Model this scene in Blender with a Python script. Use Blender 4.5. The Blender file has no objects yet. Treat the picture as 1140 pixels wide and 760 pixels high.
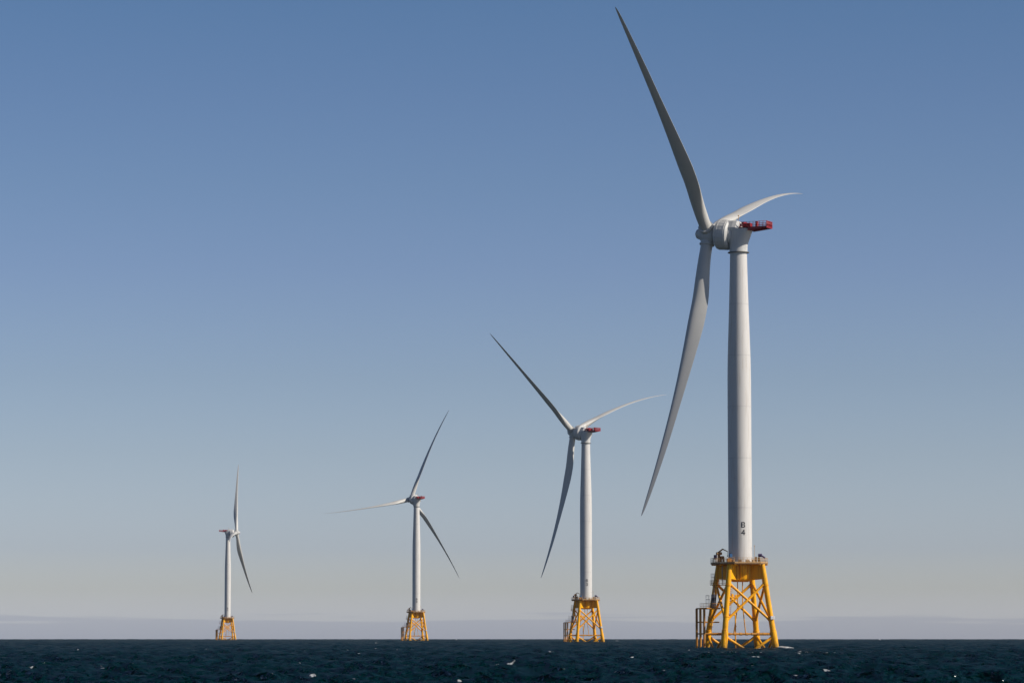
import bpy, bmesh, math, random
import numpy as np
from mathutils import Vector, Matrix

R = math.radians
scene = bpy.context.scene
COL = scene.collection

# ------------------------------------------------------------------ camera
EYE = 3.3                      # height of the boat's rail above the water
F_PX = 3700.0                  # focal length in pixels of a 1140 px wide frame
TILT = math.atan(327.5 / F_PX)
cam_d = bpy.data.cameras.new('camera')
cam_d.sensor_width = 36.0
cam_d.lens = F_PX / 1140.0 * 36.0
cam_d.clip_start = 1.0
cam_d.clip_end = 150000.0
cam = bpy.data.objects.new('camera', cam_d)
cam.location = (0, 0, EYE)
cam.rotation_euler = (R(90) + TILT, 0, 0)
COL.objects.link(cam)
scene.camera = cam

# ------------------------------------------------------------------ light
SUN_AZ = R(72)                 # measured from "behind the camera" towards the right
SUN_EL = R(32)
sun_dir = Vector((math.sin(SUN_AZ) * math.cos(SUN_EL), -math.cos(SUN_AZ) * math.cos(SUN_EL), math.sin(SUN_EL)))
sl = bpy.data.lights.new('sun', 'SUN')
sl.energy = 5.0
sl.angle = R(0.53)
sl.color = (1.0, 0.925, 0.83)
sun = bpy.data.objects.new('sun', sl)
sun.rotation_euler = sun_dir.to_track_quat('Z', 'Y').to_euler()
sun.location = (300, -200, 400)
COL.objects.link(sun)

world = bpy.data.worlds.new('World')
scene.world = world
world.use_nodes = True
wt = world.node_tree
wt.nodes.clear()
def wn(t, **k):
    n = wt.nodes.new(t)
    for a, b in k.items(): setattr(n, a, b)
    return n
sky = wn('ShaderNodeTexSky', sky_type='NISHITA')
sky.sun_disc = False
sky.sun_elevation = SUN_EL
sky.sun_rotation = math.atan2(sun_dir.x, sun_dir.y)
sky.altitude = 0
sky.air_density = 1.0
sky.dust_density = 1.0
sky.ozone_density = 1.0
bg = wn('ShaderNodeBackground'); bg.inputs['Strength'].default_value = 0.1
out = wn('ShaderNodeOutputWorld')
geo = wn('ShaderNodeTexCoord')
sep = wn('ShaderNodeSeparateXYZ')
wt.links.new(geo.outputs['Generated'], sep.inputs[0])
# polarised look of the lower sky: tint by elevation
SKY_TINT = [(0.0, (1.502, 1.589, 2.229)), (0.0105, (1.429, 1.531, 2.127)), (0.0235, (1.16624, 1.257, 1.656)), (0.0437, (0.9249149999999999, 1.038, 1.527)), (0.0908, (0.765345, 0.847, 1.189)), (0.129, (0.666845, 0.743, 1.034)), (0.1828, (0.5781949999999999, 0.654, 0.949)), (0.2252, (0.521, 0.619, 0.873)), (0.2696, (0.47, 0.58, 0.826)), (0.3158, (0.416, 0.557, 0.787)), (0.3333, (0.396, 0.545, 0.778)), (1.0, (0.19, 0.273, 0.44))]
mr = wn('ShaderNodeMapRange'); mr.inputs['From Min'].default_value = 0.0; mr.inputs['From Max'].default_value = 0.6
wt.links.new(sep.outputs['Z'], mr.inputs['Value'])
ramp = wn('ShaderNodeValToRGB')
ramp.color_ramp.interpolation = 'B_SPLINE' if False else 'LINEAR'
els = ramp.color_ramp.elements
while len(els) > 1: els.remove(els[-1])
for i, (p, c) in enumerate(SKY_TINT):
    e = els[0] if i == 0 else els.new(p)
    e.position = p; e.color = (*c, 1)
wt.links.new(mr.outputs[0], ramp.inputs[0])
mul = wn('ShaderNodeMix', data_type='RGBA', blend_type='MULTIPLY'); mul.inputs[0].default_value = 1.0
wt.links.new(sky.outputs[0], mul.inputs[6]); wt.links.new(ramp.outputs[0], mul.inputs[7])
# far bank of sea fog along the horizon
mp = wn('ShaderNodeMapping'); mp.inputs['Scale'].default_value = (16, 16, 520)
nz = wn('ShaderNodeTexNoise'); nz.inputs['Scale'].default_value = 1.0; nz.inputs['Detail'].default_value = 5
wt.links.new(geo.outputs['Generated'], mp.inputs[0]); wt.links.new(mp.outputs[0], nz.inputs['Vector'])
ma = wn('ShaderNodeMath', operation='MULTIPLY_ADD'); ma.inputs[1].default_value = -0.0110; ma.inputs[2].default_value = 0.0055
wt.links.new(nz.outputs['Fac'], ma.inputs[0])
ad = wn('ShaderNodeMath', operation='ADD'); wt.links.new(sep.outputs['Z'], ad.inputs[0]); wt.links.new(ma.outputs[0], ad.inputs[1])
fm = wn('ShaderNodeMapRange', interpolation_type='SMOOTHSTEP')
fm.inputs['From Min'].default_value = 0.0043; fm.inputs['From Max'].default_value = 0.0060
fm.inputs['To Min'].default_value = 1.0; fm.inputs['To Max'].default_value = 0.0
wt.links.new(ad.outputs[0], fm.inputs['Value'])
fb = wn('ShaderNodeMix', data_type='RGBA', blend_type='MULTIPLY')
fb.inputs[7].default_value = (0.84, 0.86, 0.92, 1)
wt.links.new(fm.outputs[0], fb.inputs[0]); wt.links.new(mul.outputs[2], fb.inputs[6])
wt.links.new(fb.outputs[2], bg.inputs['Color'])
wt.links.new(bg.outputs[0], out.inputs[0])

scene.view_settings.view_transform = 'Standard'
scene.view_settings.look = 'None'
scene.view_settings.exposure = 0.0
scene.view_settings.gamma = 1.0
scene.view_settings.use_curve_mapping = False
scene.render.engine = 'CYCLES'
scene.cycles.max_bounces = 6

RE = 6.371e6
HAZE = 1.3e-5
random.seed(4)

# ------------------------------------------------------------------ materials
def mat(name):
    m = bpy.data.materials.new(name); m.use_nodes = True
    nt = m.node_tree
    return m, nt, nt.nodes['Principled BSDF']

def painted(name, base, rough=0.45, var=0.10, scale=0.35, dirt=None, dirt_amt=0.35, metal=0.0, spec=0.5):
    """paint with slow tone changes, streaks running down and scattered stains"""
    m, nt, b = mat(name)
    L = nt.links.new
    tc = nt.nodes.new('ShaderNodeTexCoord')
    mp = nt.nodes.new('ShaderNodeMapping'); mp.inputs['Scale'].default_value = (scale, scale, scale * 0.25)
    L(tc.outputs['Object'], mp.inputs[0])
    n1 = nt.nodes.new('ShaderNodeTexNoise'); n1.inputs['Scale'].default_value = 1.0; n1.inputs['Detail'].default_value = 8
    L(mp.outputs[0], n1.inputs['Vector'])
    hi = nt.nodes.new('ShaderNodeMix'); hi.data_type = 'RGBA'
    d = dirt or tuple(c * 0.6 for c in base)
    hi.inputs[6].default_value = (*[min(1, c * (1 + var)) for c in base], 1)
    hi.inputs[7].default_value = (*[c * (1 - var) for c in base], 1)
    L(n1.outputs['Fac'], hi.inputs[0])
    mp2 = nt.nodes.new('ShaderNodeMapping'); mp2.inputs['Scale'].default_value = (2.2, 2.2, 0.16)
    L(tc.outputs['Object'], mp2.inputs[0])
    n2 = nt.nodes.new('ShaderNodeTexNoise'); n2.inputs['Scale'].default_value = 1.0; n2.inputs['Detail'].default_value = 6
    L(mp2.outputs[0], n2.inputs['Vector'])
    r2 = nt.nodes.new('ShaderNodeMapRange'); r2.inputs['From Min'].default_value = 0.52; r2.inputs['From Max'].default_value = 0.75
    r2.inputs['To Max'].default_value = dirt_amt
    L(n2.outputs['Fac'], r2.inputs['Value'])
    mx = nt.nodes.new('ShaderNodeMix'); mx.data_type = 'RGBA'
    L(r2.outputs[0], mx.inputs[0]); L(hi.outputs[2], mx.inputs[6]); mx.inputs[7].default_value = (*d, 1)
    L(mx.outputs[2], b.inputs['Base Color'])
    b.inputs['Roughness'].default_value = rough
    b.inputs['Metallic'].default_value = metal
    b.inputs['Specular IOR Level'].default_value = spec
    return m, nt, b, mx

M = {}
M['tower'] = painted('tower_paint', (0.58, 0.565, 0.535), 0.5, 0.05, 0.12, (0.38, 0.33, 0.27), 0.45, spec=0.3)[0]
M['nacelle'] = painted('nacelle_paint', (0.54, 0.535, 0.51), 0.5, 0.05, 0.5, (0.30, 0.29, 0.26), 0.30, spec=0.3)[0]
M['blade'] = painted('blade_gelcoat', (0.51, 0.50, 0.465), 0.42, 0.04, 0.1, (0.34, 0.33, 0.30), 0.15, spec=0.35)[0]
M['seam'] = painted('seam_paint', (0.47, 0.46, 0.44), 0.6)[0]
M['dark'] = painted('dark_seal', (0.11, 0.11, 0.10), 0.6)[0]
M['red'] = painted('red_paint', (0.30, 0.008, 0.018), 0.5, 0.1, 1.0, (0.15, 0.01, 0.01), 0.4)[0]
M['black'] = painted('black_paint', (0.012, 0.012, 0.016), 0.5)[0]
M['navy'] = painted('navy_cover', (0.012, 0.014, 0.03), 0.6)[0]
M['blue'] = painted('blue_cover', (0.02, 0.10, 0.24), 0.6)[0]
M['purple'] = painted('plum_cover', (0.09, 0.06, 0.13), 0.6)[0]
M['white'] = painted('white_box', (0.78, 0.78, 0.76), 0.5)[0]
M['orange'] = painted('orange_brown_paint', (0.40, 0.16, 0.02), 0.5, 0.2, 1.5, (0.08, 0.04, 0.02), 0.6)[0]
M['rail'] = painted('galvanised_rail', (0.50, 0.30, 0.12), 0.5, 0.1, 1.0)[0]
M['grey'] = painted('galvanised_steel', (0.30, 0.31, 0.32), 0.45, 0.1, 1.0, metal=0.4)[0]
M['rustrail'] = painted('rusty_frame', (0.50, 0.21, 0.02), 0.6, 0.25, 1.5, (0.05, 0.02, 0.012), 0.6)[0]
M['deck'] = painted('deck_steel', (0.34, 0.20, 0.09), 0.6, 0.15, 0.8, (0.10, 0.05, 0.03), 0.6)[0]

# jacket yellow: rust stains grow and weed darkens it close to the water
def yellow(name, base):
    m, nt, b, mx = painted(name, base, 0.38, 0.10, 0.6, (0.30, 0.085, 0.01), 0.85, spec=0.2)
    L = nt.links.new
    tc = nt.nodes.new('ShaderNodeTexCoord'); sp = nt.nodes.new('ShaderNodeSeparateXYZ'); L(tc.outputs['Object'], sp.inputs[0])
    nn = nt.nodes.new('ShaderNodeTexNoise'); nn.inputs['Scale'].default_value = 1.3; nn.inputs['Detail'].default_value = 5
    L(tc.outputs['Object'], nn.inputs['Vector'])
    a = nt.nodes.new('ShaderNodeMath'); a.operation = 'MULTIPLY_ADD'; a.inputs[1].default_value = 2.4; 
    L(nn.outputs['Fac'], a.inputs[0]); L(sp.outputs['Z'], a.inputs[2])
    r = nt.nodes.new('ShaderNodeMapRange'); r.inputs['From Min'].default_value = 1.5; r.inputs['From Max'].default_value = 3.4
    r.inputs['To Min'].default_value = 0.85; r.inputs['To Max'].default_value = 0.0
    L(a.outputs[0], r.inputs['Value'])
    m2 = nt.nodes.new('ShaderNodeMix'); m2.data_type = 'RGBA'
    L(r.outputs[0], m2.inputs[0]); L(mx.outputs[2], m2.inputs[6]); m2.inputs[7].default_value = (0.09, 0.06, 0.015, 1)
    L(m2.outputs[2], b.inputs['Base Color'])
    return m
M['yellow'] = yellow('jacket_yellow', (0.87, 0.41, 0.010))
M['brace'] = yellow('brace_yellow', (0.83, 0.37, 0.010))

# ------------------------------------------------------------------ mesh helpers
class MB:
    def __init__(s): s.v = []; s.f = []; s.sm = []
    def add(s, vs, fs, smooth=True):
        o = len(s.v); s.v += [tuple(v) for v in vs]; s.f += [tuple(i + o for i in f) for f in fs]; s.sm += [smooth] * len(fs)
    def tube(s, a, b, r0, r1=None, n=16, caps=True):
        r1 = r0 if r1 is None else r1
        a = Vector(a); b = Vector(b); d = (b - a).normalized()
        u = d.orthogonal().normalized(); w = d.cross(u)
        vs = []
        for p, r in ((a, r0), (b, r1)):
            for i in range(n):
                t = 2 * math.pi * i / n
                vs.append(p + u * math.cos(t) * r + w * math.sin(t) * r)
        s.add(vs, [(i, (i + 1) % n, n + (i + 1) % n, n + i) for i in range(n)])
        if caps:
            s.add(vs[:n], [tuple(range(n))[::-1]], False); s.add(vs[n:], [tuple(range(n))], False)
    def path(s, pts, r, n=8):
        for a, b in zip(pts, pts[1:]): s.tube(a, b, r, n=n)
    def box(s, c, size, rz=0.0, bev=0.0):
        cx, cy, cz = c; x, y, z = (k / 2 for k in size)
        ca, sa = math.cos(rz), math.sin(rz)
        bv = min(bev, x * .9, y * .9, z * .9)
        if bv <= 0:
            ring = [(-x, -y), (x, -y), (x, y), (-x, y)]
            lv = [(-z, 0), (z, 0)]
        else:
            ring = [(-x + bv, -y), (x - bv, -y), (x, -y + bv), (x, y - bv), (x - bv, y), (-x + bv, y), (-x, y - bv), (-x, -y + bv)]
            lv = [(-z, bv), (-z + bv, 0), (z - bv, 0), (z, bv)]
        n = len(ring); vs = []
        for zz, ins in lv:
            for px, py in ring:
                qx = px * (1 - ins / x); qy = py * (1 - ins / y)
                vs.append((cx + qx * ca - qy * sa, cy + qx * sa + qy * ca, cz + zz))
        fs = []
        for k in range(len(lv) - 1):
            fs += [(k * n + i, k * n + (i + 1) % n, (k + 1) * n + (i + 1) % n, (k + 1) * n + i) for i in range(n)]
        fs.append(tuple(range(n))[::-1]); fs.append(tuple(range((len(lv) - 1) * n, len(lv) * n)))
        s.add(vs, fs, False)
    def lathe(s, prof, n=64, axis='Z', c=(0, 0, 0), smooth=True):
        """profile of (radius, height)"""
        vs = []
        for r, h in prof:
            for i in range(n):
                t = 2 * math.pi * i / n
                x, y = r * math.cos(t), r * math.sin(t)
                p = (x, y, h) if axis == 'Z' else (h, x, y)
                vs.append((p[0] + c[0], p[1] + c[1], p[2] + c[2]))
        fs = []
        for k in range(len(prof) - 1):
            fs += [(k * n + i, k * n + (i + 1) % n, (k + 1) * n + (i + 1) % n, (k + 1) * n + i) for i in range(n)]
        s.add(vs, fs, smooth)
        s.add(vs[:n], [tuple(range(n))[::-1]], False); s.add(vs[-n:], [tuple(range(n))], False)
    def prism(s, poly, th):
        """poly: planar list of 3-D points, thickened along its normal"""
        p = [Vector(q) for q in poly]
        nrm = (p[1] - p[0]).cross(p[2] - p[0]).normalized() * th / 2
        n = len(p); vs = [q - nrm for q in p] + [q + nrm for q in p]
        fs = [tuple(range(n))[::-1], tuple(range(n, 2 * n))] + [(i, (i + 1) % n, n + (i + 1) % n, n + i) for i in range(n)]
        s.add(vs, fs, False)
    def loft(s, rings, smooth=True):
        n = len(rings[0]); vs = [p for r in rings for p in r]
        fs = []
        for k in range(len(rings) - 1):
            fs += [(k * n + i, k * n + (i + 1) % n, (k + 1) * n + (i + 1) % n, (k + 1) * n + i) for i in range(n)]
        s.add(vs, fs, smooth)
        s.add(rings[0], [tuple(range(n))[::-1]], False); s.add(rings[-1], [tuple(range(n))], False)
    def mesh(s, name, m, autosmooth=35):
        me = bpy.data.meshes.new(name)
        me.from_pydata(s.v, [], s.f)
        me.polygons.foreach_set('use_smooth', s.sm)
        bm = bmesh.new(); bm.from_mesh(me)
        bmesh.ops.remove_doubles(bm, verts=bm.verts, dist=1e-4)
        bmesh.ops.recalc_face_normals(bm, faces=bm.faces)
        for e in bm.edges:
            if len(e.link_faces) == 2 and e.calc_face_angle(0) > R(autosmooth): e.smooth = False
        bm.to_mesh(me); bm.free()
        me.materials.append(m)
        return me

def link(name, me, parent, mtx=None):
    o = bpy.data.objects.new(name, me); COL.objects.link(o)
    if parent: o.parent = parent
    if mtx is not None: o.matrix_local = mtx
    return o

# ------------------------------------------------------------------ turbine: fixed part
# plan of the jacket: four legs, feet at the water and tops under the deck
FEET = [(8.45, -4.84), (4.84, 8.45), (-8.45, 4.84), (-4.84, -8.45)]
K_TOP = 0.63; Z_TOP = 21.0; Z_BOT = -7.0
def leg_pt(i, z):
    k = 1.0 + (K_TOP - 1.0) * (z / Z_TOP)
    return Vector((FEET[i][0] * k, FEET[i][1] * k, z))

DECK_Z = 21.6
parts = []      # (name, mesh, parent index or None, label)
def P(name, mb, m, parent=None, label=None):
    parts.append((name, mb.mesh(name, M[m]), parent, label)); return len(parts) - 1

# tower
tw = MB()
TOP_Z = 100.1
prof = [(3.03, DECK_Z + 0.1), (3.03, DECK_Z + 0.5), (2.98, DECK_Z + 0.5), (2.98, 42), (2.98, 60), (2.97, 68), (2.90, 73), (2.78, 77), (2.62, 82), (2.46, 87), (2.32, 92), (2.22, 96), (2.15, TOP_Z)]
tw.lathe(prof, 96)
i_t = P('tower', tw, 'tower')
for zz in (35.5, 48.0, 61.0, 74.0, 87.0):
    r = np.interp(zz, [p[1] for p in prof], [p[0] for p in prof])
    fl = MB(); fl.lathe([(r - .02, zz - .06), (r + .03, zz - .06), (r + .03, zz + .06), (r - .02, zz + .06)], 96); P('joint_ring', fl, 'seam', i_t)
base_fl = MB(); base_fl.lathe([(3.0, DECK_Z + .06), (3.35, DECK_Z + .06), (3.35, DECK_Z + .30), (3.0, DECK_Z + .30)], 64); P('base_flange', base_fl, 'tower', i_t)
dr = MB()
for k in range(1):
    a0 = R(-150)
    dr.box((3.02 * math.cos(a0), 3.02 * math.sin(a0), DECK_Z + 1.5), (0.12, 1.0, 2.1), a0, .03)
P('tower_door', dr, 'grey', i_t)
i_letters_parent = i_t

# transition piece: column under the tower and four girders running out to the leg tops
tp = MB()
tp.lathe([(1.9, 16.9), (2.6, 17.2), (2.95, 17.7), (2.95, DECK_Z - .25)], 48)
i_tp = P('transition_piece', tp, 'yellow')
for i in range(4):
    g = MB(); d = Vector((FEET[i][0], FEET[i][1], 0)).normalized(); side = Vector((-d.y, d.x, 0)) * 0.55
    def q(rad, z): return d * rad + Vector((0, 0, z))
    ro, ru = leg_pt(i, DECK_Z - .3).xy.length - .25, leg_pt(i, 17.6).xy.length - .25
    prof_g = [q(2.7, DECK_Z - .3), q(ro, DECK_Z - .3), q(ru, 17.6), q(2.7, 17.3)]
    A = [p + side for p in prof_g]; B = [p - side for p in prof_g]
    g.add(A + B, [(0, 1, 2, 3), (7, 6, 5, 4), (0, 4, 5, 1), (1, 5, 6, 2), (2, 6, 7, 3), (3, 7, 4, 0)], False)
    P('box_girder', g, 'yellow', i_tp)
# ring plate joining the girders (its faces are the walls seen between the legs)
for i in range(4):
    j = (i + 1) % 4
    w_ = MB(); a = leg_pt(i, 19.6) * 0.60; b = leg_pt(j, 19.6) * 0.60
    a1 = leg_pt(i, DECK_Z) * .60; b1 = leg_pt(j, DECK_Z) * .60
    zb, zt = 17.5, DECK_Z - .32
    w_.prism([(a.x, a.y, zb), (b.x, b.y, zb), (b1.x, b1.y, zt), (a1.x, a1.y, zt)], .09)
    for k in range(1, 6):
        t = k / 6; p = a.lerp(b, t); nrm = Vector((p.x, p.y, 0)).normalized()
        w_.box((p.x + nrm.x * .16, p.y + nrm.y * .16, (zb + zt) / 2), (.28, .05, zt - zb - .1), math.atan2(nrm.y, nrm.x))
    P('web_plate', w_, 'brace', i_tp)

# legs
i_legs = []
for i in range(4):
    lg = MB()
    zs = [(Z_BOT, .92), (4.4, .92), (4.7, .78), (8.0, .78), (8.2, .72), (16.0, .72), (16.3, .78), (DECK_Z - .3, .70)]
    for (za, ra), (zb, rb) in zip(zs, zs[1:]): lg.tube(leg_pt(i, za), leg_pt(i, zb), ra * .92, rb * .92, n=28, caps=True)
    k = P('foundation_leg', lg, 'yellow'); i_legs.append(k)
    for zz in (4.7, 8.1, 15.9):
        cl = MB(); cl.tube(leg_pt(i, zz - .07), leg_pt(i, zz + .07), .84, .84, n=28)
        P('leg_collar', cl, 'yellow', k)

# braces
def brace(i, za, j, zb, r, name='diagonal_brace', inset=0.5):
    a, b = leg_pt(i, za), leg_pt(j, zb); d = (b - a).normalized()
    m = MB(); m.tube(a + d * inset, b - d * inset, r, n=16)
    m.tube(a + d * .55, a + d * 1.5, r * 1.35, r, n=16); m.tube(b - d * 1.5, b - d * .55, r, r * 1.35, n=16)
    return P(name, m, 'brace')
for i in range(4):
    j = (i + 1) % 4
    brace(i, 16.6, j, 7.0, .33); brace(j, 16.6, i, 7.0, .33)
    brace(i, 3.3, j, -5.5, .34); brace(j, 3.3, i, -5.5, .34)
    m = MB(); a, b = leg_pt(i, 3.85), leg_pt(j, 3.85); m.tube(a, b, .27, n=16)
    # anode / clamp lumps on the lowest horizontal
    for t in np.linspace(.2, .8, 6):
        p = a.lerp(b, t); m.tube(p - (b - a).normalized() * .25, p + (b - a).normalized() * .25, .36, n=14)
    P('horizontal_brace', m, 'rustrail')

# deck (octagonal) with beams below
dk = MB()
oct_ = []
for i in range(4):
    a = math.atan2(FEET[i][1], FEET[i][0])
    for da in (-R(17), R(17)): oct_.append((7.35 * math.cos(a + da) - .3, 7.35 * math.sin(a + da), DECK_Z))
n8 = len(oct_)
low = [(x * .985, y * .985, DECK_Z - .30) for x, y, z in oct_]
dk.add(oct_ + low, [tuple(range(n8)), tuple(range(n8, 2 * n8))[::-1]] + [(k, n8 + k, n8 + (k + 1) % n8, (k + 1) % n8) for k in range(n8)], False)
i_dk = P('work_deck', dk, 'deck')
for k in range(n8):
    bm_ = MB(); p = Vector(low[k]); bm_.box((p.x * .75, p.y * .75, DECK_Z - .46), (3.4, .14, .30), math.atan2(p.y, p.x))
    P('deck_beam', bm_, 'brace', i_dk)
rl = MB()
for k in range(n8):
    a = Vector(oct_[k]) * .985; b = Vector(oct_[(k + 1) % n8]) * .985; a.z = b.z = DECK_Z
    L_ = (b - a).length; cnt = max(2, int(L_ / 1.1))
    for q_ in range(cnt):
        p = a.lerp(b, q_ / cnt); rl.tube(p, p + Vector((0, 0, 1.25)), .045, n=6)
    for h_ in (.45, .85, 1.25): rl.tube(a + Vector((0, 0, h_)), b + Vector((0, 0, h_)), .04, n=6)
    tb = (a + b) / 2; rl.box((tb.x, tb.y, DECK_Z + .13), (L_, .03, .2), math.atan2(b.y - a.y, b.x - a.x))
P('deck_railing', rl, 'rail', i_dk)

# crane on the left of the deck
cr = MB(); cx, cy = -5.3, 1.0
cr.tube((cx, cy, DECK_Z), (cx, cy, DECK_Z + 2.3), .34, .30, n=16)
cr.box((cx, cy, DECK_Z + 2.45), (1.3, 1.1, .7), .3, .08)
cr.box((cx + .75, cy - .5, DECK_Z + 1.0), (.9, .8, 1.6), .3, .08)
i_cr = P('deck_crane', cr, 'orange')
bo = MB(); bo.tube((cx - .4, cy, DECK_Z + 2.5), (cx + .9, cy - .5, DECK_Z + 3.55), .22, .17, n=12); bo.tube((cx + .9, cy - .5, DECK_Z + 3.55), (cx + 2.1, cy - 1.4, DECK_Z + 2.9), .15, .10, n=12)
P('crane_boom', bo, 'orange', i_cr)
ck = MB(); ck.box((cx - .95, cy - .3, DECK_Z + 1.55), (.7, .9, 1.1), .1, .08); P('winch_box', ck, 'purple', i_cr)
hk = MB(); hk.tube((cx + 2.05, cy - 1.35, DECK_Z + 2.9), (cx + 2.05, cy - 1.35, DECK_Z + 1.9), .05, n=6); hk.box((cx + 2.05, cy - 1.35, DECK_Z + 1.8), (.25, .2, .35), 0, .04); P('crane_hook', hk, 'black', i_cr)

# equipment on deck
e1 = MB(); e1.box((-3.15, -4.6, DECK_Z + .55), (1.1, .8, 1.1), .2, .06); P('equipment_locker', e1, 'orange')
e2 = MB(); e2.box((-2.75, -4.7, DECK_Z + 1.75), (.75, .55, .9), .2, .1); e2.tube((-2.75, -4.7, DECK_Z + 1.0), (-2.75, -4.7, DECK_Z + 1.3), .1, n=8); e2.tube((-3.25, -4.7, DECK_Z + 1.0), (-3.25, -4.7, DECK_Z + 2.6), .05, n=6); P('control_cabinet', e2, 'blue', None, 'blue cabinet on the deck railing')
e3 = MB(); e3.box((3.75, -2.6, DECK_Z + .85), (.5, .5, 1.4), 0, .06); e3.box((4.45, -3.0, DECK_Z + .8), (.5, .5, 1.3), 0, .06); P('equipment_locker', e3, 'orange')
e4 = MB(); e4.tube((4.3, -3.2, DECK_Z + 1.9), (5.2, -3.4, DECK_Z + 1.9), .42, n=18); e4.tube((5.2, -3.4, DECK_Z + 1.75), (5.95, -3.6, DECK_Z + 1.25), .22, n=12); P('hose_reel', e4, 'purple')
e5 = MB(); e5.tube((3.45, -1.6, DECK_Z), (3.45, -1.6, DECK_Z + 4.2), .05, .04, n=6); e5.box((3.45, -1.6, DECK_Z + 4.3), (.22, .22, .25), 0, .03); P('light_mast', e5, 'rail')
e6 = MB(); e6.tube((-5.9, -2.2, DECK_Z), (-5.9, -2.2, DECK_Z + 2.3), .04, n=6); e6.box((-5.9, -2.2, DECK_Z + 2.4), (.3, .3, .35), 0, .05); P('light_mast', e6, 'rail')
for a_ in (-120, -95, -70, -45):
    e7 = MB(); e7.box((4.4 * math.cos(R(a_)), 4.4 * math.sin(R(a_)), DECK_Z + .4), (.9, .5, .75), R(a_ + 90), .05)
    P('hatch_cover', e7, 'deck')

# boat landing on the left face
fn = Vector((-.967, -.255, 0)).normalized(); fs_ = Vector((.255, -.967, 0)).normalized()
c0 = Vector((-6.6, -1.8, 0))
def bl(o, s_, z): return c0 + fn * o + fs_ * s_ + Vector((0, 0, z))
lm = MB()
for s_ in (-1.5, 1.5):
    lm.tube(bl(4.3, s_, -4), bl(4.3, s_, 10.2), .30, n=14)
    lm.tube(bl(3.3, s_, -4), bl(3.3, s_, 10.2), .28, n=14)
for zz in (3.9, 6.8, 10.2):
    for s_ in (-1.5, 1.5):
        ins = .2 + (zz / Z_TOP) * 2.4
        lm.tube(bl(4.3, s_, zz), bl(-ins * .6, s_ * 1.1, zz), .17, n=12)
    lm.tube(bl(4.3, -1.5, zz), bl(4.3, 1.5, zz), .15, n=12)
    lm.tube(bl(3.3, -1.5, zz), bl(3.3, 1.5, zz), .15, n=12)
i_bl = P('boat_landing', lm, 'rustrail')
def ladder(o, s_, za, zb, hoop=False, w=.5):
    m = MB()
    for k in (-w / 2, w / 2): m.tube(bl(o, s_ + k, za), bl(o, s_ + k, zb), .05, n=6)
    z = za
    while z < zb: m.tube(bl(o, s_ - w / 2, z), bl(o, s_ + w / 2, z), .03, n=5); z += .35
    if hoop:
        z = za + 2.2
        while z < zb:
            pts = [bl(o + .75 * math.sin(t), s_ + .42 * math.cos(t), z) for t in np.linspace(0, math.pi, 7)]; m.path(pts, .03, 5); z += .9
        for t in np.linspace(.3, math.pi - .3, 4): m.tube(bl(o + .75 * math.sin(t), s_ + .42 * math.cos(t), za + 2.2), bl(o + .75 * math.sin(t), s_ + .42 * math.cos(t), zb), .025, n=5)
    return m
P('landing_ladder', ladder(2.6, 0, -2.0, 10.2), 'grey', i_bl)
P('access_ladder', ladder(.3, .4, 10.3, 16.2, False), 'grey')
P('access_ladder', ladder(-1.6, 1.3, 16.2, DECK_Z + 1.0, False), 'grey')
def platform(o0, o1, s0, s1, z, m):
    pl = MB(); c = bl((o0 + o1) / 2, (s0 + s1) / 2, z)
    pl.box(c, (abs(o1 - o0), abs(s1 - s0), .16), math.atan2(fn.y, fn.x)); k = P('access_platform', pl, m)
    r_ = MB(); cs = [(o0, s0), (o1, s0), (o1, s1), (o0, s1), (o0, s0)]
    for (a, b), (c_, d) in zip(cs, cs[1:]):
        for h in (.5, 1.1): r_.tube(bl(a, b, z + h), bl(c_, d, z + h), .04, n=6)
        for t in (0, .5): p = bl(a, b, z).lerp(bl(c_, d, z), t); r_.tube(p, p + Vector((0, 0, 1.15)), .04, n=6)
    P('platform_railing', r_, 'rustrail', k)
    return k
platform(-1.4, 3.4, -1.5, 1.5, 10.35, 'rustrail')
platform(-2.6, .9, -.9, 1.3, 16.1, 'rustrail')
sc_ = MB(); sc_.box(bl(.35, .2, 12.1), (1.05, .8, 3.3), math.atan2(fn.y, fn.x), .05); P('equipment_cabinet', sc_, 'navy', None, 'tall dark cabinet on the access platform')
gt = MB()
for (o, s_) in ((2.2, -.4), (2.2, .5), (1.5, -.4), (1.5, .5)): gt.tube(bl(o, s_, 10.4), bl(o, s_, 13.5), .045, n=6)
for z in (11.4, 12.5, 13.5):
    gt.path([bl(2.2, -.4, z), bl(2.2, .5, z), bl(1.5, .5, z), bl(1.5, -.4, z), bl(2.2, -.4, z)], .04, 6)
P('ladder_gate', gt, 'grey')
gt = MB()
for (o, s_) in ((.8, -.4), (.8, .5), (0.1, -.4), (0.1, .5)): gt.tube(bl(o, s_, 16.2), bl(o, s_, 18.9), .045, n=6)
for z in (17.2, 18.0, 18.9):
    gt.path([bl(.8, -.4, z), bl(.8, .5, z), bl(.1, .5, z), bl(.1, -.4, z), bl(.8, -.4, z)], .04, 6)
P('ladder_gate', gt, 'grey')

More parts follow.
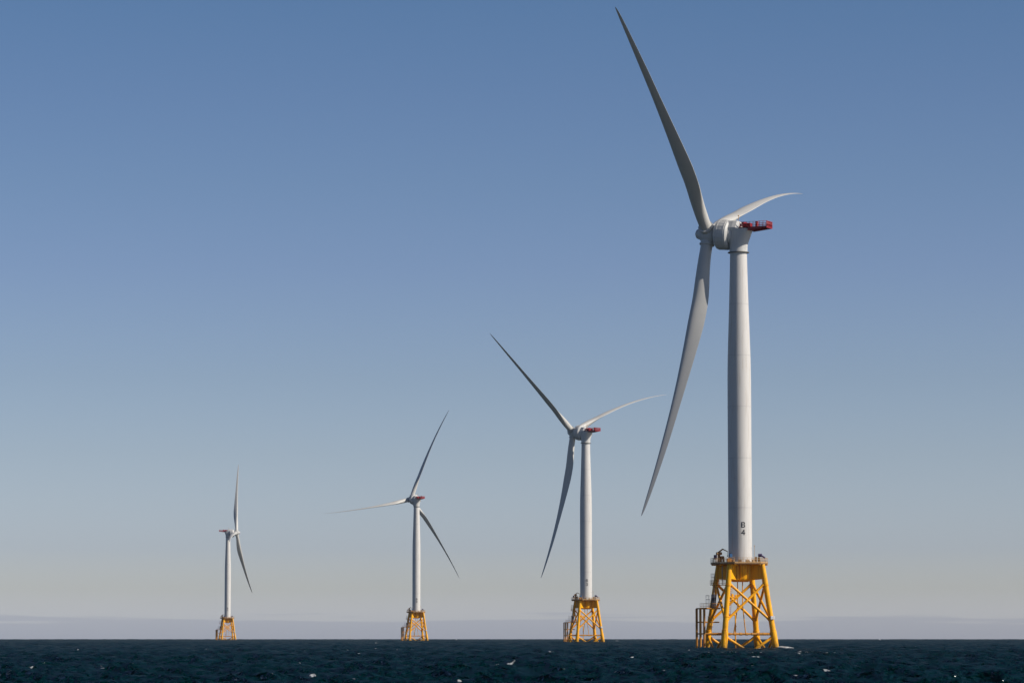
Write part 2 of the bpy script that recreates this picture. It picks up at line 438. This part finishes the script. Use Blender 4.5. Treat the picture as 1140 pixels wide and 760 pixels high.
# cable tubes and clutter inside the jacket
for (x, y) in ((-1.5, -2.6), (.6, 1.2), (-.6, 2.0)):
    m = MB()
    if y < -2:
        m.tube((x, y, -6), (x, y, 8.6), .17, n=12); m.tube((x, y, 8.6), (-3.6, -5.4, 8.6), .16, n=12); m.tube((x, y, 5.6), (x, y, 5.9), .28, n=12)
    else:
        m.tube((x, y, 11.0), (x, y, 17.0), .13, n=12); m.tube((x, y, 11.0), (x * 2.4, y * 2.4, 3.9), .13, n=12)
    P('cable_tube', m, 'brace')
m = MB(); m.box((-1.9, -3.2, 13.0), (1.6, 1.0, .18), .3); m.tube((-2.9, -4.2, 13.0), (-.8, -1.8, 13.0), .14, n=10); m.tube((-1.9, -3.2, 13.0), (-3.2, -5.2, 11.6), .12, n=10)
m.box((-2.3, -3.4, 13.5), (.6, .5, .7), .3, .05); m.box((-1.4, -2.9, 13.4), (.5, .5, .5), .3, .05)
P('cable_platform', m, 'yellow')
p = leg_pt(0, 7.9); m = MB(); m.box((p.x + .35, p.y - .9, p.z), (1.0, .5, .85), .1, .05); P('marker_box', m, 'white', None, 'small white box on the yellow leg')
m = MB()
m.tube(leg_pt(3, 8.6) + Vector((1.05, -.4, 0)), leg_pt(3, 15.9) + Vector((1.05, -.4, 0)), .05, n=6)
for z in np.arange(8.9, 16.0, .5):
    p = leg_pt(3, z); m.tube(p + Vector((.5, -.3, 0)), p + Vector((1.05, -.4, 0)), .05, n=6)
P('leg_ladder', m, 'rustrail', i_legs[3])

base_parts = parts

# lettering from filled polygons, wrapped on the tower
def stroke_letter(ch):
    """bars (x0,z0,x1,z1) in a 0..1 x 0..1.4 cell; block capitals"""
    w = .22
    S = {
     'B': [(0, 0, w, 1.4), (w, 1.4 - w, .78, 1.4), (w, .60, .80, .82), (w, 0, .80, w), (.74, .84, .74 + w, 1.32), (.78, .10, .78 + w, .62)],
     '4': [(.60, 0, .60 + w, 1.4), (0, .36, 1.0, .36 + w)],
     '3': [(.0, 1.4 - w, .80, 1.4), (.2, .60, .80, .80), (.0, 0, .80, w), (.76, .80, .76 + w, 1.30), (.76, .10, .76 + w, .60), (0, w, .15, w + .16), (0, 1.4 - w - .16, .15, 1.4 - w)],
     '2': [(.0, 1.4 - w, .80, 1.4), (.76, .80, .76 + w, 1.30), (.18, .60, .80, .80), (0, .1, w, .66), (0, 0, 1.0, w - .02), (0, 1.4 - w - .2, .17, 1.4 - w)],
     '1': [(.42, 0, .42 + w, 1.4), (.15, 1.06, .42, 1.24)]}
    return S[ch]
def letter_mesh(ch, ang, z, h, name):
    m = MB(); sc = h / 1.4; r = 3.0
    def wrap(x, zz): 
        a = ang + (x - .5) * sc / r
        return (a, z + zz * sc)
    def quad(pts):
        vs = []
        for rr in (r, r + .025):
            for a, zz in pts: vs.append((rr * math.cos(a), rr * math.sin(a), zz))
        n = len(pts)
        m.add(vs, [tuple(range(n))[::-1], tuple(range(n, 2 * n))] + [(i, (i + 1) % n, n + (i + 1) % n, n + i) for i in range(n)], False)
    for x0, z0, x1, z1 in stroke_letter(ch):
        n = 4
        for k in range(n):
            xa, xb = x0 + (x1 - x0) * k / n, x0 + (x1 - x0) * (k + 1) / n
            quad([wrap(xa, z0), wrap(xb, z0), wrap(xb, z1), wrap(xa, z1)])
    if ch == '4':
        quad([wrap(0, .50), wrap(.24, .50), wrap(.70, 1.24), wrap(.62, 1.4)])
    return m.mesh(name, M['black'])

# ------------------------------------------------------------------ turbine: head
def nacelle_meshes():
    """local frame: X = rotor axis pointing upwind, Z up; origin on the tower axis at axle height"""
    out = {}
    g = MB()   # direct-drive generator drum
    g.lathe([(2.2, 2.0), (3.3, 2.0), (3.72, 2.35), (3.78, 2.6), (3.78, 5.1), (3.70, 5.35), (3.1, 5.75), (2.3, 5.95), (1.9, 6.4)], 72, 'X')
    out['generator'] = g.mesh('generator', M['nacelle'])
    s = MB()
    for xx in (2.9, 4.7): s.lathe([(3.74, xx - .09), (3.84, xx - .09), (3.84, xx + .09), (3.74, xx + .09)], 72, 'X')
    for k in range(24):
        a = 2 * math.pi * k / 24
        s.tube((2.6, 3.80 * math.cos(a), 3.80 * math.sin(a)), (5.1, 3.80 * math.cos(a), 3.80 * math.sin(a)), .05, n=6)
    out['generator_rib'] = s.mesh('generator_rib', M['nacelle'])
    b = MB()   # bent housing from the yaw bearing up to the generator
    rings = []
    data = [(-4.75, 0.0, 2.28, 2.28, 2.0), (-3.4, -.02, 2.30, 2.30, 2.0), (-2.4, -.05, 2.45, 2.35, 2.2), (-1.2, -.15, 2.75, 2.45, 2.6), (0, -.30, 3.0, 2.5, 2.8), (.7, -.40, 3.2, 2.55, 3.0), (1.0, -.42, 3.2, 2.55, 3.0)]
    for z, cx_, rx, ry, p_ in data:
        ring = []
        for k in range(48):
            t = 2 * math.pi * k / 48; c, s_ = math.cos(t), math.sin(t)
            x = cx_ + rx * math.copysign(abs(c) ** (2 / p_), c)
            ring.append((min(x, 2.25), ry * math.copysign(abs(s_) ** (2 / p_), s_), z))
        rings.append(ring)
    b.loft(rings)
    # neck that meets the generator
    b.lathe([(2.6, 1.0), (3.0, 2.02)], 48, 'X')
    out['nacelle'] = b.mesh('nacelle', M['nacelle'])
    rf = MB()  # roof housing
    P_ = None
    def sec(x, zt, zb, wt, wb, zk):
        half_ = [(wb, zb), (wb + .05, zk), (wt, zt - .12), (wt - .25, zt)]
        return [(x, y_, z_) for y_, z_ in half_] + [(x, -y_, z_) for y_, z_ in half_[::-1]]
    rf.loft([sec(3.3, 3.05, .6, 1.5, 2.45, 1.3), sec(2.9, 3.22, .6, 1.6, 2.6, 1.3), sec(.8, 3.22, .6, 1.6, 2.6, 1.4), sec(-.2, 3.1, .7, 1.5, 2.5, 1.3), sec(-.9, 2.3, .8, 1.2, 2.3, 1.1)], False)
    out['roof_housing'] = rf.mesh('roof_housing', M['nacelle'])
    y = MB(); y.lathe([(2.2, -5.0), (2.72, -5.0), (2.72, -4.80), (2.2, -4.80)], 64); out['yaw_ring'] = y.mesh('yaw_ring', M['dark'])
    v = MB(); v.box((-1.7, -2.46, -.4), (.9, .12, 1.1), 0, .03)
    out['side_hatch'] = v.mesh('side_hatch', M['grey'])
    ms = MB(); ms.tube((.5, -1.4, 3.1), (.5, -1.4, 4.7), .07, .05, n=8); ms.tube((.5, -1.7, 4.6), (.5, -1.1, 4.6), .05, n=6); ms.box((.5, -1.4, 4.7), (.3, .3, .3), 0, .05)
    out['weather_mast'] = ms.mesh('weather_mast', M['rail'])
    # red hoist platform behind
    hp = MB(); ZF = 1.25
    hp.prism([(-1.0, -2.0, ZF), (-8.5, -2.0, ZF), (-8.5, 2.0, ZF), (-1.0, 2.0, ZF)], .12)
    for yy in (-1.95, 1.95, -.8, .8):
        hp.prism([(-3.6, yy, ZF - .05), (-8.5, yy, ZF - .05), (-8.5, yy, ZF - .30), (-3.3, yy, ZF - .85)], .12)
    for xx in (-8.4, -7.4, -5.7, -4.2): hp.box((xx, 0, ZF - .20), (.16, 3.9, .3))
    out['hoist_platform'] = hp.mesh('hoist_platform', M['red'])
    r_ = MB(); H = 1.35
    def run(a, b, m=.95):
        a, b = Vector(a), Vector(b); n = max(1, round((b - a).length / m))
        for k in range(n + 1): p = a.lerp(b, k / n); r_.tube(p, p + Vector((0, 0, H)), .06, n=6)
        for h in (.4, .85, H): r_.tube(a + Vector((0, 0, h)), b + Vector((0, 0, h)), .05, n=6)
    run((-1.2, -1.95, ZF), (-8.45, -1.95, ZF)); run((-8.45, -1.95, ZF), (-8.45, 1.95, ZF)); run((-8.45, 1.95, ZF), (-1.2, 1.95, ZF))
    out['platform_railing'] = r_.mesh('platform_railing', M['red'])
    pb = MB()
    for k in range(9):
        yy = -1.8 + k * .45; pb.tube((-8.5, yy, ZF), (-8.5, yy, ZF + 1.3), .09, n=6)
    pb.tube((-8.5, -1.9, ZF + .65), (-8.5, 1.9, ZF + .65), .10, n=6); pb.tube((-8.5, -1.9, ZF + 1.3), (-8.5, 1.9, ZF + 1.3), .10, n=6); pb.tube((-8.5, -1.9, ZF + .1), (-8.5, 1.9, ZF + .1), .10, n=6)
    out['end_gate'] = pb.mesh('end_gate', M['red'])
    bx = MB()
    bx.box((-2.5, -1.3, ZF + .75), (1.3, 1.0, 1.1), 0, .12); bx.box((-2.9, 1.0, ZF + .6), (2.2, 1.2, 1.0), 0, .12); bx.box((-1.6, -.3, ZF + 1.3), (.8, 2.6, .5), 0, .1)
    out['cooler_box'] = bx.mesh('cooler_box', M['red'])
    vd = MB(); vd.tube((-4.4, -1.7, ZF + .05), (-4.4, -1.7, ZF + 1.6), .38, n=16); vd.tube((-4.4, -1.7, ZF + 1.6), (-4.4, -1.7, ZF + 1.72), .5, n=16)
    out['vent_drum'] = vd.mesh('vent_drum', M['red'])
    # hub
    h = MB()
    h.lathe([(1.9, -1.95), (2.2, -1.7), (2.35, -1.0), (2.42, 0), (2.3, 1.0), (2.0, 1.6), (1.6, 2.05), (1.38, 2.35), (1.30, 2.75), (1.1, 3.1), (.7, 3.35), (.05, 3.45)], 56, 'X')
    out['hub'] = h.mesh('hub', M['nacelle'])
    return out
HEAD = nacelle_meshes()

def collar_mesh():
    m = MB(); m.lathe([(1.55, 1.3), (1.72, 1.6), (1.72, 2.5), (1.92, 2.5), (1.92, 2.85), (1.6, 2.85)], 40, 'X')
    return m.mesh('blade_collar', M['nacelle'])
COLLAR = collar_mesh()

RC = [(1.5, 3.05), (5, 3.05), (9, 3.35), (13, 3.8), (17, 4.15), (21, 4.3), (24, 4.3), (28, 3.95), (33, 3.45), (40, 2.8), (47, 2.28), (55, 1.9), (65, 1.28), (71, .88), (74, .5), (74.8, .22), (75.1, .05)]
def blade_mesh(Pn, Pt, Qt=0.0, pitch=0.0):
    """local X = span, Y = t (tangential), Z = -n (downwind)"""
    m = MB(); NP = 40
    rs = list(np.concatenate([np.linspace(1.5, 30, 56), np.linspace(30.7, 70, 58), [72, 73.5, 74.3, 74.8, 75.05, 75.1]]))
    rings = []
    for r in rs:
        c = float(np.interp(r, [a for a, b in RC], [b for a, b in RC]))
        bl_ = min(1, max(0, (r - 5) / 14)); bl_ = bl_ * bl_ * (3 - 2 * bl_)
        thick = float(np.interp(r, [14, 20, 30, 45, 60, 75], [.48, .38, .30, .24, .20, .18]))
        a = R(float(np.interp(r, [0, 10, 18, 28, 45, 60, 75], [15, 14, 11, 6.5, 2, 0, -1.5])) + pitch)
        pf = .5 + (.30 - .5) * bl_
        s_ = r / 75.0
        cy_, cz_ = Pt * s_ ** 2.2 + Qt * s_, Pn * s_ * s_
        e = (-math.sin(a), math.cos(a))       # TE -> LE in (t, n)
        nr = (math.cos(a), math.sin(a))       # suction side
        ring = []
        for k in range(NP):
            t = 2 * math.pi * k / NP
            x = .5 * (1 - math.cos(t)); sgn = 1 if t < math.pi else -1
            yc = .5 * abs(math.sin(t)) * sgn
            ya = 5 * thick * (.2969 * math.sqrt(max(x, 0)) - .1260 * x - .3516 * x * x + .2843 * x ** 3 - .1036 * x ** 4)
            ya = ya * (sgn * 1.0) + .03 * 4 * x * (1 - x) + (.012 * sgn * x)
            y_ = yc * (1 - bl_) + ya * bl_
            u = (pf - x) * c; w = y_ * c
            ring.append((r, cy_ + e[0] * u + nr[0] * w, -(cz_ + e[1] * u + nr[1] * w)))
        rings.append(ring)
    m.loft(rings)
    return m.mesh('blade', M['blade'], 80)

TURB = [
 dict(x=57.5, y=838.6, hub=105.3, th=1.113, ph=0.362, Pn=4.1, tilt=.083, ov=8.25, P=(-11.3, -1.7, -5.6), Q=(3.2, 0, -2.4), num='4', lab='nearest and largest wind turbine, marked B 4, on a yellow lattice foundation'),
 dict(x=37.2, y=1673.9, hub=106.0, th=0.780, ph=0.407, Pn=3.5, tilt=.069, ov=8.78, P=(-12.5, -2.1, -6.0), Q=(5.0, 0, 0), num='3', lab='second nearest wind turbine, mid-sized, just left of the tower marked B 4'),
 dict(x=-71.5, y=2491.7, hub=106.0, th=0.580, ph=1.254, Pn=2.0, tilt=.063, ov=7.8, P=(-9.2, -3.1, -4.6), num='2', lab='small distant wind turbine with one white blade stretched out level to the left'),
 dict(x=-278.5, y=3264.3, hub=104.8, th=-1.64, ph=2.01, Pn=3.5, tilt=.095, ov=8.4, P=(-2.0, -5.0, -5.0), num='1', lab='farthest and smallest wind turbine, at left, its blades edge-on and red platform pointing left'),
]
for T in TURB:
    drop = T['y'] ** 2 / 2 / RE
    root = bpy.data.objects.new('wind_turbine', None); COL.objects.link(root)
    root.location = (T['x'], T['y'], -drop); root.empty_display_size = 5
    root['label'] = T['lab']; root['category'] = 'wind turbine'; root['group'] = 'offshore wind turbines standing in a line in the sea'
    made = []
    for name, me, par, lab in base_parts:
        o = link(name, me, root if par is None else made[par])
        if lab: o['label'] = lab
        made.append(o)
    ang = R(-90 + 11.5 if T['num'] == '4' else -90 + 8)
    tower_o = made[i_letters_parent]
    if T['num'] in '43': hgt = 1.35
    else: hgt = 1.35
    link('painted_letter', letter_mesh('B', ang, 30.5, hgt, 'painted_letter'), tower_o)
    link('painted_number', letter_mesh(T['num'], ang, 28.6, hgt, 'painted_number'), tower_o)
    # head
    th, tilt = T['th'], T['tilt']
    n0 = Vector((-math.sin(th), math.cos(th), 0)); h = Vector((math.cos(th), math.sin(th), 0)); z = Vector((0, 0, 1))
    n = n0 * math.cos(tilt) + z * math.sin(tilt); v = z * math.cos(tilt) - n0 * math.sin(tilt)
    def frame(X, Y, Z, loc):
        m = Matrix.Identity(4)
        for i in range(3): m[i][0] = X[i]; m[i][1] = Y[i]; m[i][2] = Z[i]; m[i][3] = loc[i]
        return m
    axz = T['hub'] - T['ov'] * math.tan(tilt)
    lvl = frame(n0, z.cross(n0), z, (0, 0, TOP_Z + 5.0))        # level frame for the housing
    dz = axz - (TOP_Z + 5.0)
    til = frame(n, v.cross(n), v, (0, 0, axz))
    nac = link('nacelle', HEAD['nacelle'], root, lvl)
    for k_ in ('roof_housing', 'yaw_ring', 'side_hatch', 'weather_mast'): link(k_, HEAD[k_], nac)
    gen = link('generator', HEAD['generator'], root, til); link('generator_rib', HEAD['generator_rib'], gen)
    hpf = link('hoist_platform', HEAD['hoist_platform'], root, lvl)
    for k_ in ('platform_railing', 'end_gate', 'cooler_box', 'vent_drum'): link(k_, HEAD[k_], hpf)
    hubc = Vector((0, 0, T['hub'])) + n0 * T['ov']
    hubm = frame(n, v.cross(n), v, hubc)
    hubo = link('hub', HEAD['hub'], root, hubm)
    hub_inv = hubm.inverted()
    for k in range(3):
        a = T['ph'] + k * 2 * math.pi / 3
        w = h * math.cos(a) + v * math.sin(a); t = -h * math.sin(a) + v * math.cos(a)
        fr = frame(w, t, w.cross(t), hubc)
        link('blade', blade_mesh(T['Pn'], T['P'][k], T.get('Q', (0, 0, 0))[k]), root, fr)
        c = link('blade_collar', COLLAR, hubo, hub_inv @ frame(w, t, w.cross(t), hubc))

# ------------------------------------------------------------------ sea: one polar sheet to the horizon
rng = np.random.default_rng(11)
rad = np.concatenate([[2.0], np.geomspace(6, 120, 60)[:-1], np.geomspace(120, 7600, 2900), np.geomspace(7700, 16000, 40)])
half = R(13.0)
ang_f = np.linspace(-half, half, 1050)
ang_c = np.linspace(half, 2 * math.pi - half, 110)[1:-1]
ang = np.concatenate([ang_f, ang_c])
dang = np.gradient(ang); dang[:len(ang_f)] = ang_f[1] - ang_f[0]; dang[len(ang_f):] = ang_c[1] - ang_c[0]
drad = np.gradient(rad)
Rr, Aa = np.meshgrid(rad, ang, indexing='ij')
X = (Rr * np.sin(Aa)).astype(np.float32); Y = (Rr * np.cos(Aa)).astype(np.float32)
DR = np.broadcast_to(drad[:, None], Rr.shape); DA = Rr * dang[None, :]
Z = np.zeros_like(X); DX = np.zeros_like(X); DY = np.zeros_like(X); SLY = np.zeros_like(X)
wind = R(205)                      # running across and towards the camera
NW = 96
lam = np.geomspace(0.8, 60, NW)
for l in lam:
    th_ = wind + rng.normal(0, .55)
    k = 2 * math.pi / l; kx, ky = k * math.sin(th_), k * math.cos(th_)
    amp = (0.0205 * l ** 0.50 * math.exp(-(l / 12) ** 2) + 0.038 * math.exp(-((l - 24) / 8) ** 2) + .11 * math.exp(-((l - 46) / 12) ** 2)) * rng.uniform(.6, 1.4)
    res = np.maximum(np.abs(math.cos(th_)) * DR, DA)     # grid step along this wave
    att = np.clip((l / res - 2.2) / 1.5, 0, 1).astype(np.float32)
    ph = kx * X + ky * Y + rng.uniform(0, 2 * math.pi)
    c, s_ = np.cos(ph), np.sin(ph)
    Z += att * amp * c
    q = att * amp * .85
    DX -= q * math.sin(th_) * s_; DY -= q * math.cos(th_) * s_
    SLY += att * amp * k * s_ * math.cos(th_)
# prominent whitecaps: (distance, bearing offset in m, length, depth, height)
def cap(px, py, wpx, hgt=.35):
    d = 3.05 * F_PX / (py - 707.5); x = (px - 570) / F_PX * d
    return (x, d, wpx / F_PX * d, hgt)
CAPS = [cap(120, 745, 9), cap(113, 744, 4), cap(561, 741, 24, .22), cap(503, 742, 14, .15), cap(1042, 741, 14, .4), cap(1033, 742, 8), cap(977, 741, 9), cap(420, 715, 6), cap(422, 722, 7),
        cap(462, 722, 7), cap(388, 724, 5), cap(266, 721, 11, .3), cap(1080, 718, 5), cap(1035, 724, 4), cap(1130, 724, 4), cap(847, 736, 9, .25), cap(611, 726, 7), cap(617, 730, 4),
        cap(38, 728, 3), cap(58, 749, 6), cap(265, 746, 11, .2), cap(300, 737, 5), cap(225, 722, 4), cap(700, 735, 5), cap(760, 743, 8, .2), cap(930, 752, 10, .2), cap(60, 712.6, 4, 1.3), cap(509, 711, 3, 1.6), cap(978, 711, 4, 1.6),
        cap(640, 748, 7, .2), cap(350, 752, 8, .2), cap(893, 730, 4), cap(20, 739, 5), cap(1120, 734, 5)]
for _ in range(75):
    py = 712.5 + 50 * rng.uniform(0, 1) ** 1.5
    CAPS.append(cap(rng.uniform(-60, 1200), py, rng.uniform(2, 6) * (1 + (py - 712) / 60), rng.uniform(.1, .3)))
foam = np.zeros_like(X)
nf_ = len(ang_f)
for x, d, w, hg in CAPS:
    # each cap sits on the nearest crest
    jc = int(np.argmin(np.abs(ang_f - math.atan2(x, d))))
    i0, i1 = np.searchsorted(rad, [d - 9, d + 9]); ic = i0 + int(np.argmax(Z[i0:i1, jc])); d = float(rad[ic])
    i0, i1 = np.searchsorted(rad, [d - 25, d + 25]); j = slice(0, nf_)
    xs, ys = X[i0:i1, j], Y[i0:i1, j]
    wob = .5 * np.sin(xs * 1.3 + d) + .35 * np.sin(xs * 3.1 + 1) + .2 * np.sin(xs * 7.3)
    rag = 1 + .45 * np.sin(xs * 2.3 + d * 3) * np.sin(xs * 5.9 + d)
    ex = np.exp(-np.abs((xs - x) / (w * .62)) ** 3); dy = (ys - d) - wob
    sy = max(.8, d / 600)
    Z[i0:i1, j] += hg * min(.55, w / 5) * ex * rag * np.exp(-np.where(dy < 0, (dy / (sy * .6)) ** 2, (dy / (sy * 2.2)) ** 2))
    foam[i0:i1, j] += .9 * ex * rag * np.exp(-((dy + sy * .5) / (sy * .8)) ** 2)
# natural breaking crests
hs = np.std(Z[200:900, :800])
SH = Z + 0
natural = np.clip((SH / hs - 1.5) * 1.1, 0, 1) * np.clip(-SLY * 4 + .2, 0, 1) 
patch = np.sin(X * .021 + 1.3 * np.sin(Y * .013)) * np.sin(Y * .017 + 1.1 * np.sin(X * .031 + 2))
foam += natural * np.clip((patch - .1) * 2.0, 0, .55)
# wash round the legs of the nearest foundations
for T in TURB[:3]:
    for i in range(4):
        fx, fy = T['x'] + FEET[i][0], T['y'] + FEET[i][1]
        d2 = np.hypot((X - fx), (Y - fy) * .7)
        foam += .8 * np.exp(-(d2 / 2.2) ** 2)
        if T['num'] == '4': Z += .22 * np.exp(-(d2 / 1.8) ** 2)
    if T['num'] == '4':
        fx, fy = T['x'] + FEET[0][0] + 2.6, T['y'] + FEET[0][1] - 1
        e = np.exp(-((X - fx) / 2.6) ** 4 - ((Y - fy) / 2.0) ** 2)
        foam += 1.5 * e; Z += .75 * e
Z = Z - (Rr ** 2 / 2 / RE).astype(np.float32)
Xo = X + DX; Yo = Y + DY
nr_, na_ = X.shape
co = np.stack([Xo, Yo, Z], -1).reshape(-1, 3).astype(np.float32)
idx = np.arange(nr_ * na_).reshape(nr_, na_)
nxt = np.roll(idx, -1, axis=1)
quads = np.stack([idx[:-1], nxt[:-1], nxt[1:], idx[1:]], -1).reshape(-1, 4)
quads = quads[:, ::-1]
me = bpy.data.meshes.new('sea')
nv, nf = len(co), len(quads)
me.vertices.add(nv); me.vertices.foreach_set('co', co.ravel())
me.loops.add(nf * 4); me.loops.foreach_set('vertex_index', quads.ravel().astype(np.int32))
me.polygons.add(nf); me.polygons.foreach_set('loop_start', np.arange(0, nf * 4, 4, dtype=np.int32))
me.update(calc_edges=True)
me.polygons.foreach_set('use_smooth', np.ones(nf, dtype=bool))
at = me.attributes.new('foam', 'FLOAT', 'POINT'); at.data.foreach_set('value', np.clip(foam, 0, 2).ravel().astype(np.float32))
me.validate()
m, nt, b = mat('sea_water'); L = nt.links.new
tc = nt.nodes.new('ShaderNodeTexCoord')
n1 = nt.nodes.new('ShaderNodeTexNoise'); n1.inputs['Scale'].default_value = .55; n1.inputs['Detail'].default_value = 3; n1.inputs['Roughness'].default_value = .6
L(tc.outputs['Object'], n1.inputs['Vector'])
bp = nt.nodes.new('ShaderNodeBump'); bp.inputs['Strength'].default_value = 1.0; bp.inputs['Distance'].default_value = 1.6
L(n1.outputs['Fac'], bp.inputs['Height'])
n3 = nt.nodes.new('ShaderNodeTexNoise'); n3.inputs['Scale'].default_value = .02; n3.inputs['Detail'].default_value = 6
L(tc.outputs['Object'], n3.inputs['Vector'])
cm = nt.nodes.new('ShaderNodeMix'); cm.data_type = 'RGBA'; L(n3.outputs['Fac'], cm.inputs[0])
cm.inputs[6].default_value = (0.0001, 0.0105, 0.0108, 1); cm.inputs[7].default_value = (0.0002, 0.0165, 0.0180, 1)
fa = nt.nodes.new('ShaderNodeAttribute'); fa.attribute_name = 'foam'
n2 = nt.nodes.new('ShaderNodeTexNoise'); n2.inputs['Scale'].default_value = 2.2; n2.inputs['Detail'].default_value = 8; n2.inputs['Roughness'].default_value = .7
L(tc.outputs['Object'], n2.inputs['Vector'])
sb = nt.nodes.new('ShaderNodeMath'); sb.operation = 'ADD'; L(fa.outputs['Fac'], sb.inputs[0]); L(n2.outputs['Fac'], sb.inputs[1])
fr_ = nt.nodes.new('ShaderNodeMapRange'); fr_.inputs['From Min'].default_value = 1.0; fr_.inputs['From Max'].default_value = 1.25
L(sb.outputs[0], fr_.inputs['Value'])
fc = nt.nodes.new('ShaderNodeMix'); fc.data_type = 'RGBA'; L(fr_.outputs[0], fc.inputs[0]); L(cm.outputs[2], fc.inputs[6]); fc.inputs[7].default_value = (.42, .43, .43, 1)
df = nt.nodes.new('ShaderNodeBsdfDiffuse'); L(fc.outputs[2], df.inputs['Color']); L(bp.outputs[0], df.inputs['Normal'])
gl = nt.nodes.new('ShaderNodeBsdfGlossy'); gl.inputs['Roughness'].default_value = .10; L(bp.outputs[0], gl.inputs['Normal'])
# choppy water shows tilted facets, so it never mirrors as much as a flat sheet
fz = nt.nodes.new('ShaderNodeFresnel'); fz.inputs['IOR'].default_value = 1.33; L(bp.outputs[0], fz.inputs['Normal'])
fk = nt.nodes.new('ShaderNodeMath'); fk.operation = 'MULTIPLY'; fk.inputs[1].default_value = .175; L(fz.outputs[0], fk.inputs[0])
inv = nt.nodes.new('ShaderNodeMath'); inv.operation = 'MULTIPLY_ADD'; inv.inputs[1].default_value = -1; inv.inputs[2].default_value = 1; L(fr_.outputs[0], inv.inputs[0])
fk2 = nt.nodes.new('ShaderNodeMath'); fk2.operation = 'MULTIPLY'; L(fk.outputs[0], fk2.inputs[0]); L(inv.outputs[0], fk2.inputs[1])
ms_ = nt.nodes.new('ShaderNodeMixShader'); L(fk2.outputs[0], ms_.inputs[0]); L(df.outputs[0], ms_.inputs[1]); L(gl.outputs[0], ms_.inputs[2])
L(ms_.outputs[0], nt.nodes['Material Output'].inputs['Surface'])
nt.nodes.remove(b)
me.materials.append(m)
sea = bpy.data.objects.new('sea', me); COL.objects.link(sea)
sea['kind'] = 'structure'

# ------------------------------------------------------------------ thin sea haze over everything
hz = MB(); hz.box((0, 0, 80), (34000, 34000, 230))
hm = bpy.data.materials.new('haze'); hm.use_nodes = True
hn = hm.node_tree; hn.nodes.clear()
ho = hn.nodes.new('ShaderNodeOutputMaterial'); pv = hn.nodes.new('ShaderNodeVolumePrincipled')
pv.inputs['Color'].default_value = (0.80, 0.86, 0.95, 1); pv.inputs['Density'].default_value = HAZE
hn.links.new(pv.outputs[0], ho.inputs['Volume'])
ho_ = bpy.data.objects.new('haze', hz.mesh('haze', hm)); COL.objects.link(ho_)
ho_['kind'] = 'stuff'
